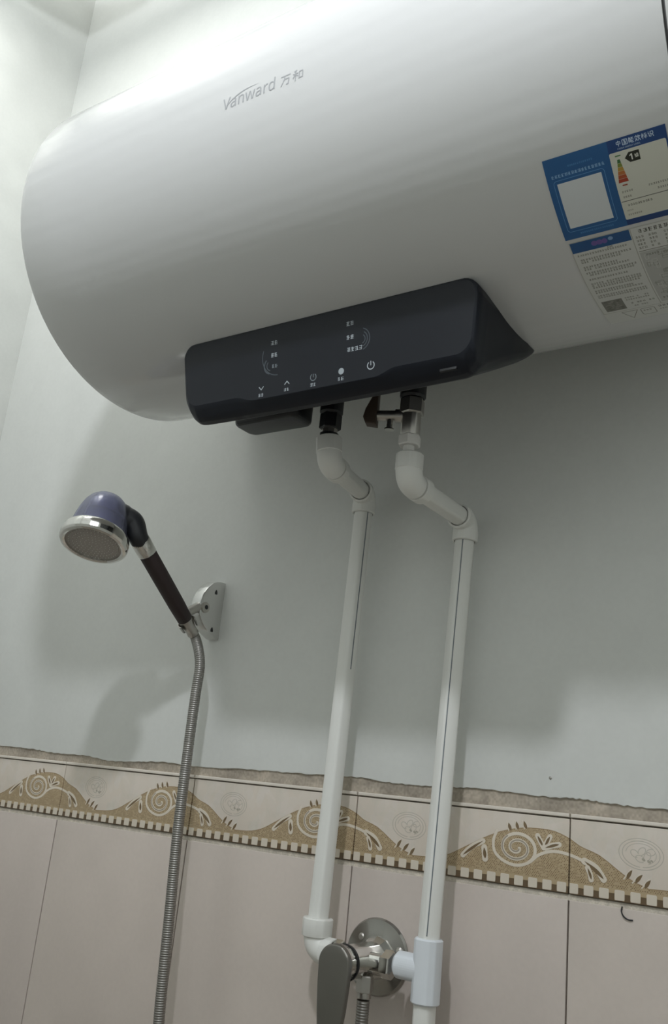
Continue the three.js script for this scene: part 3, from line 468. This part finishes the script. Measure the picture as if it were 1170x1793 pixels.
{
  const b = V(0.305, 0.228, 0.08), top = V(0.3086, 0.3065, 0.1825), d = top.clone().sub(b).normalize(), t = thing('hand_shower', 'hand shower with violet filter dome, chrome rim and dark maroon grip', 'shower head', b.clone());
  const L = top.distanceTo(b);
  part(t, 'grip', lathe([[0, 0], [0.0112, 0], [0.0118, 0.002], [0.0128, 0.03], [0.0132, L * 0.6], [0.0134, L - 0.002], [0.0128, L], [0, L]], b, d, 40), M.grip, 'dark maroon grip');
  part(t, 'tail_cone', lathe([[0, -0.026], [0.0078, -0.026], [0.0085, -0.024], [0.0112, -0.002], [0.0112, 0], [0, 0]], b, d, 36), M.nickel);
  part(t, 'collar', lathe([[0, 0], [0.0136, 0], [0.0143, 0.001], [0.0148, 0.024], [0.014, 0.026], [0, 0.026]], top, d, 40), M.chrome, 'bright chrome collar');
  const N = dv(0.135, -0.945, 0.295), C = V(0.2823, 0.2977, 0.265), U = N.clone().negate();
  const r = 0.0525, face = part(t, 'spray_plate', lathe([[0, 0.003], [0.02, 0.0026], [0.0405, 0.004], [0.0405, 0.006], [0, 0.006]], C, U, 64), M.faceplate, 'dull grey spray plate');
  const holes = []; const q = new THREE.Quaternion().setFromUnitVectors(Y, U); for (let k = 1; k <= 6; k++) for (let i = 0; i < k * 7; i++) { const a = i / (k * 7) * 6.2832, p = new THREE.Vector3(Math.cos(a) * k * 0.006, 0.0026, Math.sin(a) * k * 0.006).applyQuaternion(q).add(C); holes.push(lathe([[0, -0.0006], [0.0006, -0.0006], [0.0008, 0.001]], p, U, 6, 0)); }
  const hs = part(face, 'nozzle', holes, M.nickel); hs.userData.kind = 'stuff';
  part(t, 'chrome_rim', lathe([[0.0404, 0.005], [0.041, 0.0012], [0.0437, 0], [0.0475, 0.001], [0.0496, 0.004], [0.0502, 0.009], [0.049, 0.0165], [0.0466, 0.0205], [0.042, 0.022], [0.034, 0.022]], C, U, 72, 0.4), M.chrome, 'bright chrome rim');
  const dome = [[0.0415, 0.0215], [0.0408, 0.03], [0.0392, 0.042], [0.0368, 0.055], [0.0335, 0.066], [0.0288, 0.0755], [0.0225, 0.082], [0.014, 0.0855], [0, 0.0865]];
  const inner = dome.map(([x, y]) => [Math.max(0, x - 0.0025), y - 0.0022]).reverse();
  part(t, 'filter_dome', lathe([...dome, ...inner, [0.0415, 0.0215]], C, U, 72, 0.4), M.purple, 'translucent violet filter dome');
  part(t, 'filter_beads', [lathe([[0, 0.012], [0.032, 0.012], [0.0325, 0.03], [0.030, 0.05], [0.024, 0.065], [0.014, 0.074], [0, 0.076]], C, U, 40), lathe([[0.032, 0.026], [0.0362, 0.027], [0.0362, 0.03], [0.032, 0.031]], C, U, 40), lathe([[0.029, 0.046], [0.0338, 0.047], [0.0334, 0.05], [0.029, 0.051]], C, U, 40)], M.beads);
  const ne = top.clone().addScaledVector(d, 0.03), nm = C.clone().addScaledVector(U, 0.055).add(new THREE.Vector3(0.014, 0, -0.02)), curve = new THREE.CatmullRomCurve3([top.clone().addScaledVector(d, 0.012), ne, ne.clone().lerp(nm, 0.5).add(new THREE.Vector3(0.002, 0.008, -0.002)), nm]);
  const ng = new THREE.TubeGeometry(curve, 30, 0.0138, 32, false); { const p = ng.attributes.position; for (let i = 0; i < p.count; i++) { const k = Math.floor(i / 33) / 30, c = curve.getPointAt(k), s = 1 + 0.6 * k * k; p.setXYZ(i, c.x + (p.getX(i) - c.x) * s, c.y + (p.getY(i) - c.y) * s, c.z + (p.getZ(i) - c.z) * s); } ng.computeVertexNormals(); }
  part(t, 'neck', [ng, ball(nm, 0.0222, 1, 1, 1)], M.black, 'dark blue-black neck');
}
{
  const d = dv(0.004, 0.088, 0.115), s = V(0.305, 0.228, 0.08).addScaledVector(d, -0.022);
  const path = new THREE.CatmullRomCurve3([s, s.clone().addScaledVector(d, -0.013), V(0.319, 0.183, 0.0545), V(0.3255, 0.16, 0.0545), V(0.3272, 0.12, 0.057), V(0.3285, 0.045, 0.058), V(0.3325, -0.076, 0.06), V(0.3395, -0.2, 0.06), V(0.347, -0.33, 0.06), V(0.362, -0.45, 0.06), V(0.405, -0.56, 0.06), V(0.49, -0.62, 0.062), V(0.585, -0.57, 0.062), V(0.644, -0.45, 0.058), V(0.664, -0.34, 0.055), V(0.667, -0.27, 0.055), V(0.667, -0.2395, 0.055)], false, 'centripetal');
  const n = 2600, rad = 14, g = new THREE.TubeGeometry(path, n, 0.0078, rad, false), p = g.attributes.position, L = path.getLength();
  for (let i = 0; i <= n; i++) { const c = path.getPointAt(i / n), k = 1 + 0.04 * Math.cos(i / n * L / 0.0031 * 6.2832); for (let j = 0; j <= rad; j++) { const q = i * (rad + 1) + j; p.setXYZ(q, c.x + (p.getX(q) - c.x) * k, c.y + (p.getY(q) - c.y) * k, c.z + (p.getZ(q) - c.z) * k); } }
  g.computeVertexNormals();
  const t = thing('shower_hose', 'ribbed grey steel shower hose hanging below the hand shower', 'hose', V(0.49, -0.63, 0.062));
  part(t, 'hose', g, M.steel);
  part(t, 'end_nut', lathe([[0, 0], [0.0088, 0], [0.0092, 0.001], [0.0086, 0.016], [0, 0.016]], s.clone().addScaledVector(d, -0.008), d, 30), M.nickel);
}
{ // a stray fibre and a speck on the wall
  const t = thing('fibre', 'short black curled fibre stuck under the border tiles near the right edge', 'fibre', V(0.964, -0.1, 0.003));
  part(t, 'strand', tube([V(0.9625, -0.0935, 0.0026), V(0.9618, -0.0985, 0.0032), V(0.9645, -0.1035, 0.0036), V(0.969, -0.106, 0.0032), V(0.9745, -0.1062, 0.0026)], 0.0008, 24, 8), M.black);
  const s = thing('nail', 'tiny nail head in the painted wall just above the cement strip, right of the pipes', 'nail', V(0.873, 0.039, 0));
  part(s, 'head', lathe([[0, 0], [0.0018, 0], [0.0018, 0.001], [0.001, 0.0018], [0, 0.002]], V(0.873, 0.039, -0.0002), new THREE.Vector3(0, 0, 1), 14), M.nickel);
}
// ---------------------------------------------------------------- lamps (both above the picture)
{
  const t = thing('pendant_bulb', 'round glowing white bulb on a short cord under the ceiling', 'lamp', V(BULB.p.x, YC, BULB.p.z));
  const c = BULB.p; part(t, 'ceiling_rose', lathe([[0, 0], [0.045, 0], [0.045, -0.01], [0.03, -0.02], [0, -0.02]], V(c.x, YC, c.z), Y, 32), M.ppr);
  part(t, 'cord', rod(V(c.x, YC - 0.01, c.z), new THREE.Vector3(c.x, c.y + BULB.r + 0.03, c.z), 0.003), M.black);
  part(t, 'lamp_holder', rod(new THREE.Vector3(c.x, c.y + BULB.r - 0.006, c.z), new THREE.Vector3(c.x, c.y + BULB.r + 0.035, c.z), 0.016), M.ppr);
  const b = part(t, 'bulb', ball(c, BULB.r), S({ color: rgb(0.9, 0.9, 0.9), emissive: rgb(...BULB.color), emissiveIntensity: 6 })); b.castShadow = false;
  const l = new THREE.PointLight(rgb(...BULB.color), BULB.power, 0, 2); l.position.copy(c); l.castShadow = true; l.shadow.radius = BULB.r / 0.02; scene.add(l); l.name = 'bulb_light';
}
{
  const t = thing('hanging_panel_lamp', 'flat square glowing lamp hung on two cords in the corner above the heater', 'lamp', V(PANEL.p.x, YC, PANEL.p.z)), c = PANEL.p, h = PANEL.w / 2, w = PANEL.w;
  part(t, 'frame', [[-1, 0], [1, 0], [0, -1], [0, 1]].map(([a, b]) => { const g = new THREE.BoxGeometry(a ? 0.01 : w + 0.02, 0.02, a ? w : 0.01); return g.translate(c.x + a * (h + 0.005), c.y + 0.01, c.z + b * (h + 0.005)); }), M.ppr);
  for (const s of [-1, 1]) part(t, 'cord', rod(new THREE.Vector3(c.x + s * (h + 0.005), c.y + 0.019, c.z), V(c.x + s * (h + 0.005), YC, c.z), 0.002, 8, 0.0002), M.black);
  for (const [n, y, s, e] of [['lower_diffuser', 0.004, 1, PANEL.down], ['upper_diffuser', 0.016, -1, PANEL.up]]) {
    const g = new THREE.BoxGeometry(w, 0.003, w); g.translate(c.x, c.y + y, c.z);
    part(t, n, g, S({ color: rgb(0.9, 0.9, 0.9), emissive: rgb(...PANEL.color), emissiveIntensity: Math.min(e * 1.3, 7) }));
    const l = new THREE.RectAreaLight(rgb(...PANEL.color), e, w, w); l.position.set(c.x, c.y + y - s * 0.003, c.z); l.lookAt(c.x, c.y - s * 9, c.z); l.name = 'panel_light'; scene.add(l);
  }
}
renderer.render(scene, camera);
